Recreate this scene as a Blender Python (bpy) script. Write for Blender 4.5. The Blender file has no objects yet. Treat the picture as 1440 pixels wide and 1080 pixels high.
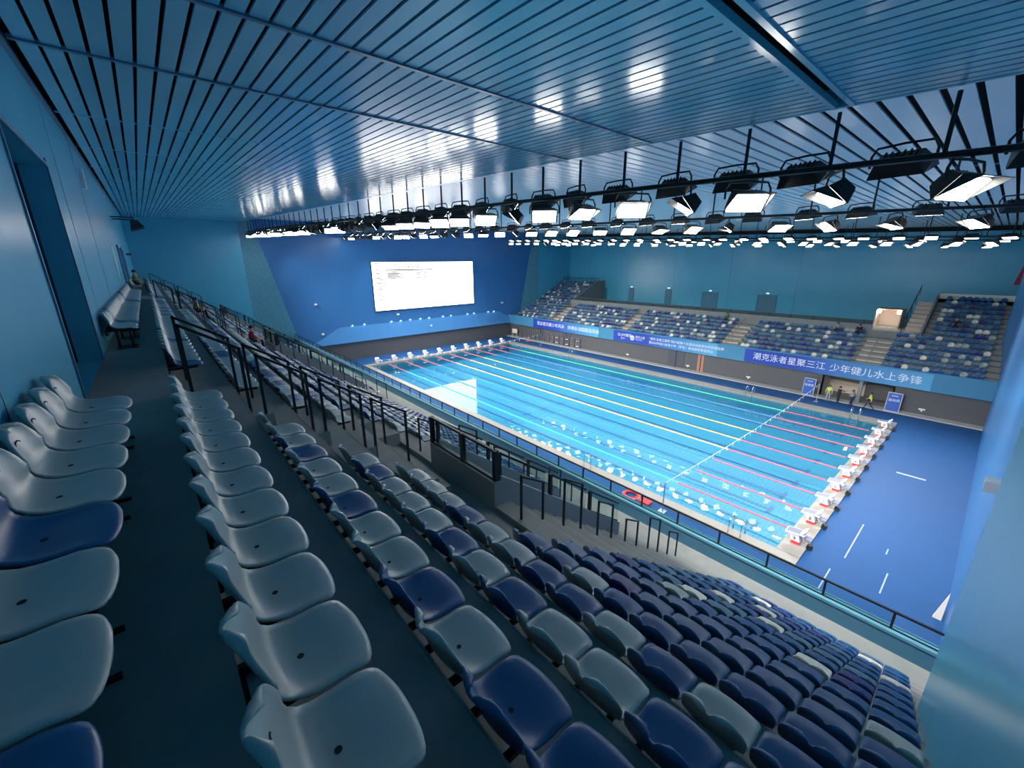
import bpy, bmesh, math, random
from mathutils import Vector, Matrix
random.seed(7)
S = bpy.context.scene
COL = S.collection

# ------------------------------------------------------------------ camera
YAW, PITCH, ROLL, FPX = -0.864315, -0.2888025, -0.00632445, 581.366
CAM = Vector((54.69269, -21.13837, 13.79621))
def cam_axes():
    f = Vector((math.sin(YAW)*math.cos(PITCH), math.cos(YAW)*math.cos(PITCH), math.sin(PITCH)))
    r = Vector((math.cos(YAW), -math.sin(YAW), 0)); u = r.cross(f)
    c, s = math.cos(ROLL), math.sin(ROLL)
    return c*r + s*u, -s*r + c*u, f
R_, U_, F_ = cam_axes()
cd = bpy.data.cameras.new('camera'); cam = bpy.data.objects.new('camera', cd); COL.objects.link(cam)
cd.sensor_width = 36; cd.lens = FPX/1440*36; cd.clip_end = 400; cd.clip_start = .05
m = Matrix((R_, U_, -F_)).transposed().to_4x4(); m.translation = CAM; cam.matrix_world = m
S.camera = cam
def to_px(p):
    d = Vector(p)-CAM; z = d.dot(F_)
    if z < .05: return None
    return 720+FPX*d.dot(R_)/z, 540-FPX*d.dot(U_)/z, z

# ------------------------------------------------------------------ world, exposure
w = bpy.data.worlds.new('world'); S.world = w; w.use_nodes = True
w.node_tree.nodes['Background'].inputs[0].default_value = (.05, .12, .2, 1)
w.node_tree.nodes['Background'].inputs[1].default_value = .3
S.view_settings.view_transform = 'Standard'; S.view_settings.look = 'None'
S.view_settings.exposure = 0.36; S.view_settings.gamma = 1; S.view_settings.use_curve_mapping = False
S.cycles.use_denoising = True
S.cycles.max_bounces = 7; S.cycles.diffuse_bounces = 5; S.cycles.glossy_bounces = 4; S.cycles.transparent_max_bounces = 12
S.cycles.sample_clamp_indirect = 4
LAMP_E = 22.0      # floodlight glass
FAR_LAMP_E = 7.0
SCREEN_E = 4.2
BEAM = 180.0        # watts in each aimed floodlight beam

# ------------------------------------------------------------------ materials
def mat(name, col, rough=.5, metal=0, spec=.5, emit=None, es=0, noise=0, nscale=8, bump=0, bscale=60):
    M = bpy.data.materials.new(name); M.use_nodes = True; n = M.node_tree.nodes; l = M.node_tree.links
    b = n['Principled BSDF']; b.inputs['Base Color'].default_value = (*col, 1); b.inputs['Roughness'].default_value = rough
    b.inputs['Metallic'].default_value = metal; b.inputs['Specular IOR Level'].default_value = spec
    if emit: b.inputs['Emission Color'].default_value = (*emit, 1); b.inputs['Emission Strength'].default_value = es
    if noise:
        t = n.new('ShaderNodeTexNoise'); t.inputs['Scale'].default_value = nscale; t.inputs['Detail'].default_value = 5
        g = n.new('ShaderNodeNewGeometry'); l.new(g.outputs['Position'], t.inputs['Vector'])
        mx = n.new('ShaderNodeMix'); mx.data_type = 'RGBA'
        mx.inputs['A'].default_value = (*[c*(1-noise) for c in col], 1); mx.inputs['B'].default_value = (*[min(1, c*(1+noise)) for c in col], 1)
        l.new(t.outputs['Fac'], mx.inputs['Factor']); l.new(mx.outputs['Result'], b.inputs['Base Color'])
    if bump:
        t2 = n.new('ShaderNodeTexNoise'); t2.inputs['Scale'].default_value = bscale; t2.inputs['Detail'].default_value = 3
        g2 = n.new('ShaderNodeNewGeometry'); l.new(g2.outputs['Position'], t2.inputs['Vector'])
        bp = n.new('ShaderNodeBump'); bp.inputs['Strength'].default_value = bump; bp.inputs['Distance'].default_value = .02
        l.new(t2.outputs['Fac'], bp.inputs['Height']); l.new(bp.outputs['Normal'], b.inputs['Normal'])
    return M
M = {}
M['teal'] = mat('teal wall paint', (.085, .44, .64), .25, noise=.08, nscale=.6, bump=.04, bscale=1.5)
M['blue'] = mat('deep blue wall paint', (.040, .175, .43), .35, noise=.06, nscale=.5)
M['recess_blue'] = mat('royal blue recess paint', (.07, .25, .55), .3, noise=.05, nscale=.5)
M['soffit'] = mat('shade-tinted aluminium ceiling slat', (.20, .60, .80), .17, noise=.1, nscale=.5)  # shaded copy of the pale slat, the shade put into the colour
M['slat'] = mat('pale aluminium ceiling slat', (.82, .86, .88), .3, noise=.06, nscale=.7)
M['void'] = mat('black ceiling void', (.004, .006, .009), .9)
M['trim'] = mat('blue metal ceiling bar', (.07, .2, .32), .3)
M['deck'] = mat('blue rubber deck', (.011, .066, .20), .6, spec=.25, noise=.07, nscale=.8)
M['tape'] = mat('pale worn tape', (.28, .36, .48), .6)
M['tilewhite'] = mat('white tile coping', (.23, .22, .20), .4, noise=.08, nscale=2)
M['poolfloor'] = mat('pale blue pool tile', (.019, .165, .27), .4, noise=.06, nscale=.4)
M['poolline'] = mat('navy pool tile', (.012, .07, .19), .4)
M['concrete'] = mat('grey concrete', (.27, .285, .275), .7, noise=.18, nscale=3)
M['concrete_far'] = mat('pale concrete', (.25, .26, .25), .7, noise=.12, nscale=2)
M['darkwall'] = mat('grey deck-level wall', (.095, .096, .104), .5, noise=.08, nscale=1)
M['darkdoor'] = mat('dark grey door', (.07, .08, .10), .5)
M['kerb'] = mat('pale kerb concrete', (.42, .42, .40), .7, noise=.1, nscale=2)
M['parapet'] = mat('grey painted parapet', (.24, .26, .265), .55, noise=.1, nscale=2)
M['fascia'] = mat('light blue fascia panel', (.06, .24, .40), .35)
M['coping'] = mat('teal parapet coat', (.06, .20, .32), .5, noise=.06, nscale=2)
M['coping_light'] = mat('light teal parapet coping', (.11, .32, .42), .4)
M['black'] = mat('black powder-coated steel', (.015, .018, .022), .4, metal=.3)
M['blackm'] = mat('black lamp housing', (.018, .02, .022), .45)
M['steel'] = mat('galvanised steel', (.5, .52, .53), .35, metal=.9)
M['chrome'] = mat('polished steel', (.75, .78, .8), .15, metal=1)
M['white'] = mat('white plastic', (.8, .8, .78), .4)
M['grey_pl'] = mat('slate grey grip top', (.16, .17, .25), .6)
M['red'] = mat('red plastic', (.65, .04, .05), .4)
M['pink'] = mat('red and white floats', (.42, .08, .14), .5)
M['yellow'] = mat('yellow floats', (.50, .41, .13), .5)
M['green'] = mat('green floats', (.05, .5, .3), .5)
M['bluef'] = mat('blue floats', (.03, .16, .40), .5)
M['seat_grey'] = mat('pale grey seat plastic', (.36, .44, .45), .32, bump=.05, bscale=400)
M['seat_blue'] = mat('blue seat plastic', (.018, .10, .26), .34, bump=.05, bscale=400)
M['seat_navy'] = mat('navy seat plastic', (.018, .04, .20), .36)
M['seat_steel'] = mat('steel blue seat plastic', (.07, .17, .28), .36)
M['seat_white'] = mat('ivory seat plastic', (.74, .74, .66), .35)
M['hole'] = mat('dark hole', (.01, .012, .014), .9)
M['door_shade'] = mat('unlit door recess blue', (.012, .055, .11), .5)  # unlit inside of the recess, its shade painted into the blue
M['white_txt'] = mat('white print', (.82, .86, .92), .5)
M['signblue'] = mat('blue sign print', (.015, .09, .42), .4)
M['rust'] = mat('terracotta wall', (.38, .2, .14), .7)
M['warm'] = mat('warm plaster', (.6, .5, .42), .7)
M['skin'] = mat('skin', (.52, .32, .23), .6)
M['hair'] = mat('black hair', (.012, .01, .01), .6)
M['cl_black'] = mat('black cloth', (.02, .02, .025), .8)
M['cl_navy'] = mat('navy cloth', (.02, .03, .07), .8)
M['cl_hivis'] = mat('lime vest cloth', (.62, .72, .12), .7)
M['cl_grey'] = mat('grey cloth', (.30, .33, .36), .8)
M['cl_red'] = mat('red cloth', (.42, .03, .07), .8)
M['cl_khaki'] = mat('yellow brown cloth', (.32, .28, .08), .8)
M['cl_green'] = mat('green cap cloth', (.03, .16, .06), .8)
M['cream'] = mat('cream board', (.75, .7, .62), .5)
M['lampglass'] = mat('lit floodlight glass', (.9, .9, .85), .3, emit=(1, .97, .90), es=LAMP_E)
M['lampglass_far'] = mat('lit dimmed floodlight glass', (.9, .9, .85), .3, emit=(1, .97, .90), es=FAR_LAMP_E)
M['led'] = mat('lit downlight', (.9, .95, 1), .3, emit=(.55, .8, 1), es=25)
M['screen'] = mat('white led screen', (.02, .02, .02), .4, emit=(1, .97, .985), es=SCREEN_E)
M['screentxt'] = mat('grey screen text', (.02, .02, .02), .4, emit=(.2, .17, .19), es=.5)
M['exitlit'] = mat('lit exit sign', (.2, .8, .6), .4, emit=(.6, 1, .85), es=1.6)
M['tealdoor'] = mat('shaded teal door', (.05, .22, .34), .35)  # wall teal made darker, door shading is in the colour
M['cornlight'] = mat('lit corridor lamp', (.9, .9, .9), .3, emit=(1, .93, .82), es=30)

def mat_glass(name, tint, gl=.35):
    X = bpy.data.materials.new(name); X.use_nodes = True; n = X.node_tree.nodes; l = X.node_tree.links
    n.remove(n['Principled BSDF']); o = n['Material Output']
    t = n.new('ShaderNodeBsdfTransparent'); t.inputs[0].default_value = (*tint, 1)
    g = n.new('ShaderNodeBsdfGlossy'); g.inputs['Roughness'].default_value = .03
    f = n.new('ShaderNodeFresnel'); f.inputs[0].default_value = 1.33
    bf = n.new('ShaderNodeNewGeometry'); iv = n.new('ShaderNodeMath'); iv.operation = 'SUBTRACT'; iv.inputs[0].default_value = 1; l.new(bf.outputs['Backfacing'], iv.inputs[1])
    ml = n.new('ShaderNodeMath'); ml.operation = 'MULTIPLY'; l.new(f.outputs[0], ml.inputs[0]); l.new(iv.outputs[0], ml.inputs[1])
    mx = n.new('ShaderNodeMixShader'); l.new(ml.outputs[0], mx.inputs[0]); l.new(t.outputs[0], mx.inputs[1]); l.new(g.outputs[0], mx.inputs[2]); l.new(mx.outputs[0], o.inputs[0])
    return X
M['glass'] = mat_glass('clear parapet glass', (.86, .93, .93))
def mat_water():
    X = mat_glass('pool water', (.80, .95, .985)); n = X.node_tree.nodes; l = X.node_tree.links
    g = n.new('ShaderNodeNewGeometry'); t = n.new('ShaderNodeTexNoise'); t.inputs['Scale'].default_value = .55; t.inputs['Detail'].default_value = 2
    t.inputs['Roughness'].default_value = .6
    l.new(g.outputs['Position'], t.inputs['Vector'])
    b = n.new('ShaderNodeBump'); b.inputs['Strength'].default_value = .16; b.inputs['Distance'].default_value = .05
    l.new(t.outputs['Fac'], b.inputs['Height'])
    for nd in n:
        if nd.type == 'BSDF_GLOSSY': l.new(b.outputs[0], nd.inputs['Normal']); nd.inputs['Roughness'].default_value = .015
    return X
M['water'] = mat_water()
def mat_textile():      # perforated panel strip: rows of short dashes
    X = mat('perforated teal panel', (.11, .36, .48), .35); n = X.node_tree.nodes; l = X.node_tree.links
    g = n.new('ShaderNodeNewGeometry'); mp = n.new('ShaderNodeMapping'); mp.inputs['Rotation'].default_value = (0, math.pi/2, math.pi/2)
    br = n.new('ShaderNodeTexBrick'); br.inputs['Scale'].default_value = 1.7; br.inputs['Mortar Size'].default_value = .05
    br.inputs['Color1'].default_value = (.10, .36, .48, 1); br.inputs['Color2'].default_value = (.13, .42, .54, 1); br.inputs['Mortar'].default_value = (.035, .15, .24, 1)
    sx = n.new('ShaderNodeSeparateXYZ'); cb = n.new('ShaderNodeCombineXYZ')
    l.new(g.outputs['Position'], sx.inputs[0]); l.new(sx.outputs['Z'], cb.inputs['X']); l.new(sx.outputs['Y'], cb.inputs['Y'])
    l.new(cb.outputs[0], br.inputs['Vector']); l.new(br.outputs['Color'], n['Principled BSDF'].inputs['Base Color'])
    n.remove(mp); return X
M['perf'] = mat_textile()
def mat_banner(x0, x1):  # print that runs from royal blue to light blue along the banner
    X = mat('banner print', (.02, .1, .5), .5); n = X.node_tree.nodes; l = X.node_tree.links
    g = n.new('ShaderNodeNewGeometry'); sx = n.new('ShaderNodeSeparateXYZ'); mr = n.new('ShaderNodeMapRange'); cr = n.new('ShaderNodeValToRGB')
    l.new(g.outputs['Position'], sx.inputs[0]); l.new(sx.outputs['X'], mr.inputs['Value'])
    mr.inputs['From Min'].default_value = x0; mr.inputs['From Max'].default_value = x1
    cr.color_ramp.elements[0].color = (.012, .05, .38, 1); cr.color_ramp.elements[0].position = .35
    cr.color_ramp.elements[1].color = (.10, .38, .62, 1); cr.color_ramp.elements[1].position = 1
    l.new(mr.outputs[0], cr.inputs[0]); l.new(cr.outputs[0], n['Principled BSDF'].inputs['Base Color'])
    return X

# ------------------------------------------------------------------ mesh helpers
class MB:
    def __init__(s): s.v = []; s.f = []; s.m = []; s.mi = 0
    def add(s, vs, fs):
        o = len(s.v); s.v += [tuple(v) for v in vs]; s.f += [tuple(i+o for i in f) for f in fs]; s.m += [s.mi]*len(fs); return s
    def box(s, x0, x1, y0, y1, z0, z1):
        return s.add([(x0,y0,z0),(x1,y0,z0),(x1,y1,z0),(x0,y1,z0),(x0,y0,z1),(x1,y0,z1),(x1,y1,z1),(x0,y1,z1)],
                     [(0,3,2,1),(4,5,6,7),(0,1,5,4),(1,2,6,5),(2,3,7,6),(3,0,4,7)])
    def hexa(s, b, t):  # bottom four, top four
        return s.add(list(b)+list(t), [(0,3,2,1),(4,5,6,7),(0,1,5,4),(1,2,6,5),(2,3,7,6),(3,0,4,7)])
    def prism_x(s, poly, x0, x1):   # poly of (y,z)
        n = len(poly); vs = [(x0,y,z) for y,z in poly]+[(x1,y,z) for y,z in poly]
        fs = [tuple(range(n-1,-1,-1)), tuple(range(n,2*n))]+[(i,(i+1)%n,n+(i+1)%n,n+i) for i in range(n)]
        return s.add(vs, fs)
    def prism_y(s, poly, y0, y1):   # poly of (x,z)
        n = len(poly); vs = [(x,y0,z) for x,z in poly]+[(x,y1,z) for x,z in poly]
        fs = [tuple(range(n)), tuple(range(2*n-1,n-1,-1))]+[((i+1)%n,i,n+i,n+(i+1)%n) for i in range(n)]
        return s.add(vs, fs)
    def prism_z(s, poly, z0, z1):
        n = len(poly); vs = [(x,y,z0) for x,y in poly]+[(x,y,z1) for x,y in poly]
        fs = [tuple(range(n-1,-1,-1)), tuple(range(n,2*n))]+[(i,(i+1)%n,n+(i+1)%n,n+i) for i in range(n)]
        return s.add(vs, fs)
    def tube(s, path, r, n=6):
        P = [Vector(p) for p in path]; rings = []; prev = None
        for i, p in enumerate(P):
            d = (P[min(i+1,len(P)-1)]-P[max(i-1,0)]).normalized()
            a = prev if prev else (Vector((0,0,1)) if abs(d.z) < .9 else Vector((1,0,0)))
            a = (a-d*a.dot(d)).normalized(); prev = a; b = d.cross(a); rr = r[i] if isinstance(r, (list,tuple)) else r
            rings.append([p+(a*math.cos(2*math.pi*k/n+math.pi/4)+b*math.sin(2*math.pi*k/n+math.pi/4))*rr for k in range(n)])
        vs = [v for q in rings for v in q]; fs = []
        for i in range(len(P)-1):
            for k in range(n): fs.append((i*n+k, i*n+(k+1)%n, (i+1)*n+(k+1)%n, (i+1)*n+k))
        fs += [tuple(range(n-1,-1,-1)), tuple((len(P)-1)*n+k for k in range(n))]
        return s.add(vs, fs)
    def sq(s, a, b, t):   # square bar
        return s.tube([a, b], t*.7071, 4)
    def mesh(s, name, mats, smooth=False):
        me = bpy.data.meshes.new(name); me.from_pydata(s.v, [], s.f)
        for mm in (mats if isinstance(mats, (list,tuple)) else [mats]): me.materials.append(M[mm] if isinstance(mm, str) else mm)
        if len(me.materials) > 1: me.polygons.foreach_set('material_index', s.m)
        if smooth: me.polygons.foreach_set('use_smooth', [True]*len(me.polygons))
        me.update(); return me
    def build(s, name, mats, parent=None, smooth=False, loc=None, rot=None):
        return link(name, s.mesh(name, mats, smooth), parent, loc, rot)
def link(name, data, parent=None, loc=None, rot=None):
    o = bpy.data.objects.new(name, data); COL.objects.link(o)
    if parent: o.parent = parent
    if loc is not None: o.location = loc
    if rot is not None: o.rotation_euler = rot
    return o
def tag(o, label, cat, group=None):
    o['label'] = label; o['category'] = cat
    if group: o['group'] = group
    return o
def thing(name, label, cat, loc=(0,0,0), rz=0, group=None):
    return tag(link(name, None, None, loc, (0,0,rz)), label, cat, group)
def struct(o, kind='structure'):
    o['kind'] = kind; return o
def root_struct(name): return struct(link(name, None))
ONES = 'first second third fourth fifth sixth seventh eighth ninth tenth eleventh twelfth thirteenth fourteenth fifteenth sixteenth seventeenth eighteenth nineteenth'.split()
TENS = {20: 'twent', 30: 'thirt', 40: 'fort', 50: 'fift', 60: 'sixt'}
def nth(n):
    if n < 20: return ONES[n-1]
    t = n//10*10
    return TENS[t]+'ieth' if n == t else TENS[t]+'y-'+ONES[n-t-1]
def text_mesh(body, size, align='CENTER', extrude=.004):
    c = bpy.data.curves.new('txt', 'FONT'); c.body = body; c.size = size; c.align_x = align; c.align_y = 'CENTER'; c.extrude = extrude; c.resolution_u = 2
    o = bpy.data.objects.new('txt', c); COL.objects.link(o)
    dg = bpy.context.evaluated_depsgraph_get(); dg.update()
    me = bpy.data.meshes.new_from_object(o.evaluated_get(dg)); bpy.data.objects.remove(o); bpy.data.curves.remove(c)
    return me
def text(name, body, size, parent, loc, rot, mm='white_txt', align='CENTER'):
    me = text_mesh(body, size, align); me.materials.clear(); me.materials.append(M[mm])
    return link(name, me, parent, loc, rot)

# ------------------------------------------------------------------ dimensions
XL, XR = -6.0, 55.9            # end walls behind the recess
XLn, XRn = -5.2, 55.25         # teal end walls beside the stands
YB = -22.0                     # wall behind the upper aisle
YF = 46.0                      # far wall
def soff(x): return 18.45-(x+6)*.037
def roof(x): return 17.0+.032*(53-x)
AISLE = 12.18
T0 = -21.16                    # upper edge of the first tread
NR = 16
def tread(k): return T0+.8*(k-1), T0+.8*k, 11.74-.55*(k-1)   # y0, y1, z
YFRONT = -7.62
VOM = [48.5, 28.5, 8.5]        # stair side of each vomitory
# ================================================================== SETTING
# pool deck with a hole for the pool
d = MB(); d.mi = 0
for a in ((XL-.4, -1.0, -12, 34), (51.0, XR+.3, -12, 34), (-1.0, 51.0, -12, -.75), (-1.0, 51.0, 26.1, 34)): d.box(a[0], a[1], a[2], a[3], -.4, .02)
struct(d.build('floor', 'deck'))
c = MB()
c.box(-1.0, 51.0, -.75, 0, -1.6, .10).box(-1.0, 51.0, 25, 26.1, -1.6, .10).box(-1.0, 0, 0, 25, -1.6, .12).box(50, 51.0, 0, 25, -1.6, .12)
struct(c.build('trim_1', 'tilewhite'))
pf = struct(MB().box(0, 50, 0, 25, -1.9, -1.5).build('pool_floor', 'poolfloor'))
pw = struct(MB().box(0, 50, 0, .02, -1.5, -.12).box(0, 50, 24.98, 25, -1.5, -.12).box(0, .02, 0, 25, -1.5, -.12).box(49.98, 50, 0, 25, -1.5, -.12).build('pool_wall', 'poolfloor'))
for i in range(10):
    y = 1.25+2.5*i
    q = MB().box(2, 48, y-.125, y+.125, -1.5, -1.49); q.box(2, 2.25, y-.5, y+.5, -1.5, -1.488); q.box(47.75, 48, y-.5, y+.5, -1.5, -1.488); q.box(24.87, 25.13, y-.5, y+.5, -1.5, -1.488)
    for xx in (14.9, 34.9): q.box(xx, xx+.2, y-.3, y+.3, -1.5, -1.488)
    q.build('lane_marking', 'poolline', pf)
struct(MB().add([(0,0,-.06),(50,0,-.06),(50,25,-.06),(0,25,-.06)], [(0,1,2,3)]).build('pool_water', 'water'), 'stuff')['label'] = 'clear blue pool water'

# walls
wb = MB()
DX0, DX1, DZ = 44.6, 47.6, 15.25       # door opening in the back wall
wb.box(XL-.5, DX0, YB-.3, YB, 2, 19.5).box(DX1, XRn+.6, YB-.3, YB, 2, 19.5).box(DX0, DX1, YB-.3, YB, DZ, 19.5).box(DX0, DX1, YB-.3, YB, 2, AISLE)
struct(wb.build('wall_back', 'teal'))
struct(MB().box(DX0-.1, DX1+.1, YB-1.6, YB-1.5, AISLE-.2, DZ+.1).box(DX0-.1, DX0, YB-1.5, YB-.3, AISLE-.2, DZ+.1).box(DX1, DX1+.1, YB-1.5, YB-.3, AISLE-.2, DZ+.1)
       .box(DX0, DX1, YB-1.5, YB-.3, DZ, DZ+.1).box(DX0, DX1, YB-1.5, YB-.3, AISLE-.1, AISLE).build('door_1', 'door_shade'))
fr = MB().box(DX0-.05, DX0, YB, YB+.02, AISLE, DZ+.12).box(DX1, DX1+.05, YB, YB+.02, AISLE, DZ+.05).box(DX0, DX1, YB, YB+.02, DZ, DZ+.05)
struct(fr.build('trim_2', 'trim'))
gv = MB()
for x in (50.6, 43.0, 38.6): gv.box(x-.008, x+.008, YB, YB+.004, AISLE, soff(x))
struct(gv.build('trim_3', 'coping'))
for n, x in ((2, 24.5), (3, 19.5)):
    dd = struct(MB().box(x-.8, x+.8, YB, YB+.04, AISLE, 14.6).build('door_%d' % n, 'tealdoor'))
    MB().box(x-.9, x-.8, YB, YB+.07, AISLE, 14.7).box(x+.8, x+.9, YB, YB+.07, AISLE, 14.7).box(x-.9, x+.9, YB, YB+.07, 14.6, 14.7).build('door_frame', 'trim', dd)
# end wall at the screen
le = MB(); le.mi = 0
le.box(XL-.5, XL, -13, 38, -.4, 20)                               # deep blue recess back
struct(le.build('wall_screen', 'blue'))
struct(MB().box(XL-.5, XLn, YB-.3, -12, 0, 20).build('wall_screen_near', 'teal'))
struct(MB().box(XL-.5, XLn, 37, YF+.3, 0, 20).build('wall_screen_far', 'teal'))
def ruled(mb, xa, ya, xb, yb0, yb1, flip):
    n = 8
    for i in range(n):
        z0, z1 = 20*i/n, 20*(i+1)/n; a0 = yb0+(yb1-yb0)*i/n; a1 = yb0+(yb1-yb0)*(i+1)/n
        f = (0, 1, 2, 3); mb.add([(xa,ya,z0),(xb,a0,z0),(xb,a1,z1),(xa,ya,z1)], [f[::-1] if flip else f])
rv = MB(); ruled(rv, XLn, -12, XL+.01, -6.3, -10.7, False); ruled(rv, XLn, 37, XL+.01, 31.9, 36.4, True)
struct(rv.build('wall_screen_reveal', 'perf'))
# opposite end wall
struct(MB().box(XRn, XR+.6, YB-.3, -12.1, 0, 20).build('wall_end_near', 'teal'))
struct(MB().box(XR, XR+.5, -13, 38, -.4, 20).build('wall_end', 'recess_blue'))
struct(MB().box(XRn+.2, XR+.6, 37, YF+.3, 0, 20).build('wall_end_far', 'teal'))
rv = MB(); ruled(rv, XRn, -12.1, XR-.01, -6.3, -10.7, True); ruled(rv, XRn+.2, 37, XR-.01, 31.9, 36.4, False)
struct(rv.build('wall_end_reveal', 'recess_blue'))
# far wall with doors
far = struct(MB().box(XL-.5, XR+.6, YF, YF+.3, 0, 20).build('wall_far', 'teal'))
CZ = 6.55      # far concourse floor
fd = [(3.6, 1.7, 2.1), (10.0, .8, 2.3), (17.3, .9, 2.4), (24.4, 2.3, 2.3), (32.6, 2.3, 2.3)]
for n, (x, wd, h) in enumerate(fd):
    dd = struct(MB().box(x-wd/2, x+wd/2, YF-.06, YF, CZ, CZ+h).build('door_%d' % (n+4), 'tealdoor'))
    MB().box(x-wd/2-.1, x-wd/2, YF-.1, YF, CZ, CZ+h+.1).box(x+wd/2, x+wd/2+.1, YF-.1, YF, CZ, CZ+h+.1).box(x-wd/2, x+wd/2, YF-.1, YF, CZ+h, CZ+h+.1).build('door_frame', 'trim', dd)
    tag(MB().box(x-.18, x+.18, YF-.06, YF-.01, CZ+h+.25, CZ+h+.36).build('exit_sign', 'exitlit'), 'small lit exit sign over the %s door in the far wall' % nth(n+1), 'sign')
# low wall panel seams on far wall
sm = MB()
for x in (0, 9, 18, 27, 36): sm.box(x-.02, x+.02, YF-.015, YF, CZ, roof(x))
struct(sm.build('trim_4', 'trim'))

# ------------------------------------------------------------------ ceilings
ce = root_struct('ceiling')
YS = -11.55
BARS = [48.55, 45.9, 41.7, 37.6, 33.4, 29.2, 25, 20.8, 16.6, 12.4, 8.2, 4, -.2]
PITCH_S = .235
def slab_x(x0, x1, y0, y1, h=.03, dz=0):
    return MB().hexa([(x0,y0,soff(x0)+dz),(x1,y0,soff(x1)+dz),(x1,y1,soff(x1)+dz),(x0,y1,soff(x0)+dz)],
                     [(x0,y0,soff(x0)+h+dz),(x1,y0,soff(x1)+h+dz),(x1,y1,soff(x1)+h+dz),(x0,y1,soff(x0)+h+dz)])
y = YB+.16; i = 0
mA = mB = None
while y < YS:
    if mA is None:
        mA = slab_x(XL, 52.1, 0, PITCH_S-.045).mesh('ceiling_slat', 'soffit'); mB = slab_x(52.36, XRn+.6, 0, PITCH_S-.045).mesh('ceiling_slat', 'soffit')
    link('ceiling_slat', mA, ce, (0, y, 0)); link('ceiling_slat', mB, ce, (0, y, 0)); y += PITCH_S
for n, x in enumerate(BARS):
    if n < 2: slab_x(x-.035, x+.035, YB+.1, YS, .05, -.025).build('ceiling_bar', 'trim', ce)
    else: slab_x(x-.02, x+.02, YB+.1, YS, .03, -.006).build('ceiling_bar', 'soffit', ce)
for x in (52.1, 52.36): slab_x(x-.04, x+.04, YB+.1, YS, .10, -.03).build('ceiling_bar', 'soffit', ce)
slab_x(XL, XRn+.6, YS-.02, YS+.06, .30, -.01).build('edge_trim', 'soffit', ce)
slab_x(XL-.5, XRn+.7, YB-.3, YS+.05, .05, .30).build('void_liner', 'void', ce)
slab_x(XL, XRn+.6, YB, YB+.06, .06, -.02).build('edge_trim', 'trim', ce)
cu = root_struct('ceiling_upper')
mU = None; x = XL+.1
while x < XR+.4:
    q = MB().box(0, .37, YS-.3, YF, 0, .04)
    if mU is None: mU = q.mesh('ceiling_slat', 'slat')
    link('ceiling_slat', mU, cu, (x, 0, roof(x))); x += .5
for yy in (-9.5, 3, 15.5, 28, 40.5):
    MB().hexa([(XL,yy-.03,roof(XL)+.06),(XR+.5,yy-.03,roof(XR+.5)+.06),(XR+.5,yy+.03,roof(XR+.5)+.06),(XL,yy+.03,roof(XL)+.06)],
              [(XL,yy-.03,roof(XL)+.12),(XR+.5,yy-.03,roof(XR+.5)+.12),(XR+.5,yy+.03,roof(XR+.5)+.12),(XL,yy+.03,roof(XL)+.12)]).build('ceiling_bar', 'steel', cu)
MB().hexa([(XL-.5,YS-.6,roof(XL)+.7),(XR+.6,YS-.6,roof(XR)+.7),(XR+.6,YF+.3,roof(XR)+.7),(XL-.5,YF+.3,roof(XL)+.7)],
          [(XL-.5,YS-.6,roof(XL)+.8),(XR+.6,YS-.6,roof(XR)+.8),(XR+.6,YF+.3,roof(XR)+.8),(XL-.5,YF+.3,roof(XL)+.8)]).build('void_liner', 'void', cu)
MB().hexa([(XL,YF-.4,roof(XL)-.5),(XR,YF-.4,roof(XR)-.5),(XR,YF,roof(XR)-.5),(XL,YF,roof(XL)-.5)],
          [(XL,YF-.4,roof(XL)-.06),(XR,YF-.4,roof(XR)-.06),(XR,YF,roof(XR)-.06),(XL,YF,roof(XL)-.06)]).build('void_liner', 'void', cu)

# ------------------------------------------------------------------ near stand
st = MB()
st.box(XLn, XRn, YB, T0, 2, AISLE)                       # upper aisle
VX = [(v-2.7, v) for v in VOM]                            # void of each vomitory
def gaps(k):
    g = []
    for v in VOM:
        if 5 <= k <= 6: g.append((v-4.5, v+1.9))
        if 7 <= k <= 12: g.append((v-2.7, v))
    return sorted(g)
def split(x0, x1, g):
    out = []; a = x0
    for p, q in g:
        if p > a: out.append((a, min(p, x1)))
        a = max(a, q)
    if a < x1: out.append((a, x1))
    return out
LAND = 8.6
for k in range(1, NR+1):
    y0, y1, z = tread(k)
    if k == NR: y1 = YFRONT
    xe = XRn if y0 < -12.1 else XR
    for p, q in split(XLn, xe, gaps(k)): st.box(p, q, y0, y1, 2.0, z)
for v in VOM:
    st.box(v-4.5, v+1.9, tread(5)[0], tread(6)[1], 2, LAND)
    st.box(v-2.7, v, tread(7)[0], tread(12)[1], 2, 5.69)
struct(st.build('stand_floor', 'concrete'))
sp = MB()
for v in VOM:                                             # half steps on the stairs
    for k in range(1, 5):
        y0, y1, z = tread(k); zu = AISLE if k == 1 else tread(k-1)[2]
        sp.box(v-2.2, v-1.1, y0, y0+.38, z, (z+zu)/2)
    for j in range(4): sp.box(v-2.2, v-1.1, tread(5)[0], tread(5)[0]+.3*(4-j), LAND+.3*j, LAND+.3*(j+1))
    for k in range(7, NR+1):
        y0, y1, z = tread(k)
        for a, b in ((v+.02, v+1.85), (v-4.5, v-2.72)): sp.box(a, b, y0, y0+.4, z, z+.275)
sp_o = struct(sp.build('stair_steps', 'concrete_far'))
# bright nosing strips on stairs edges (thin metal lines seen along the treads)
ns = MB()
for k in range(1, NR+1):
    y0, y1, z = tread(k)
    for p, q in split(XLn, XRn if y0 < -12.1 else XR, gaps(k)):
        ns.box(p, q, y1-.012, y1+.004, z-.03, z+.003)
struct(ns.build('trim_5', 'concrete_far'))
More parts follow.
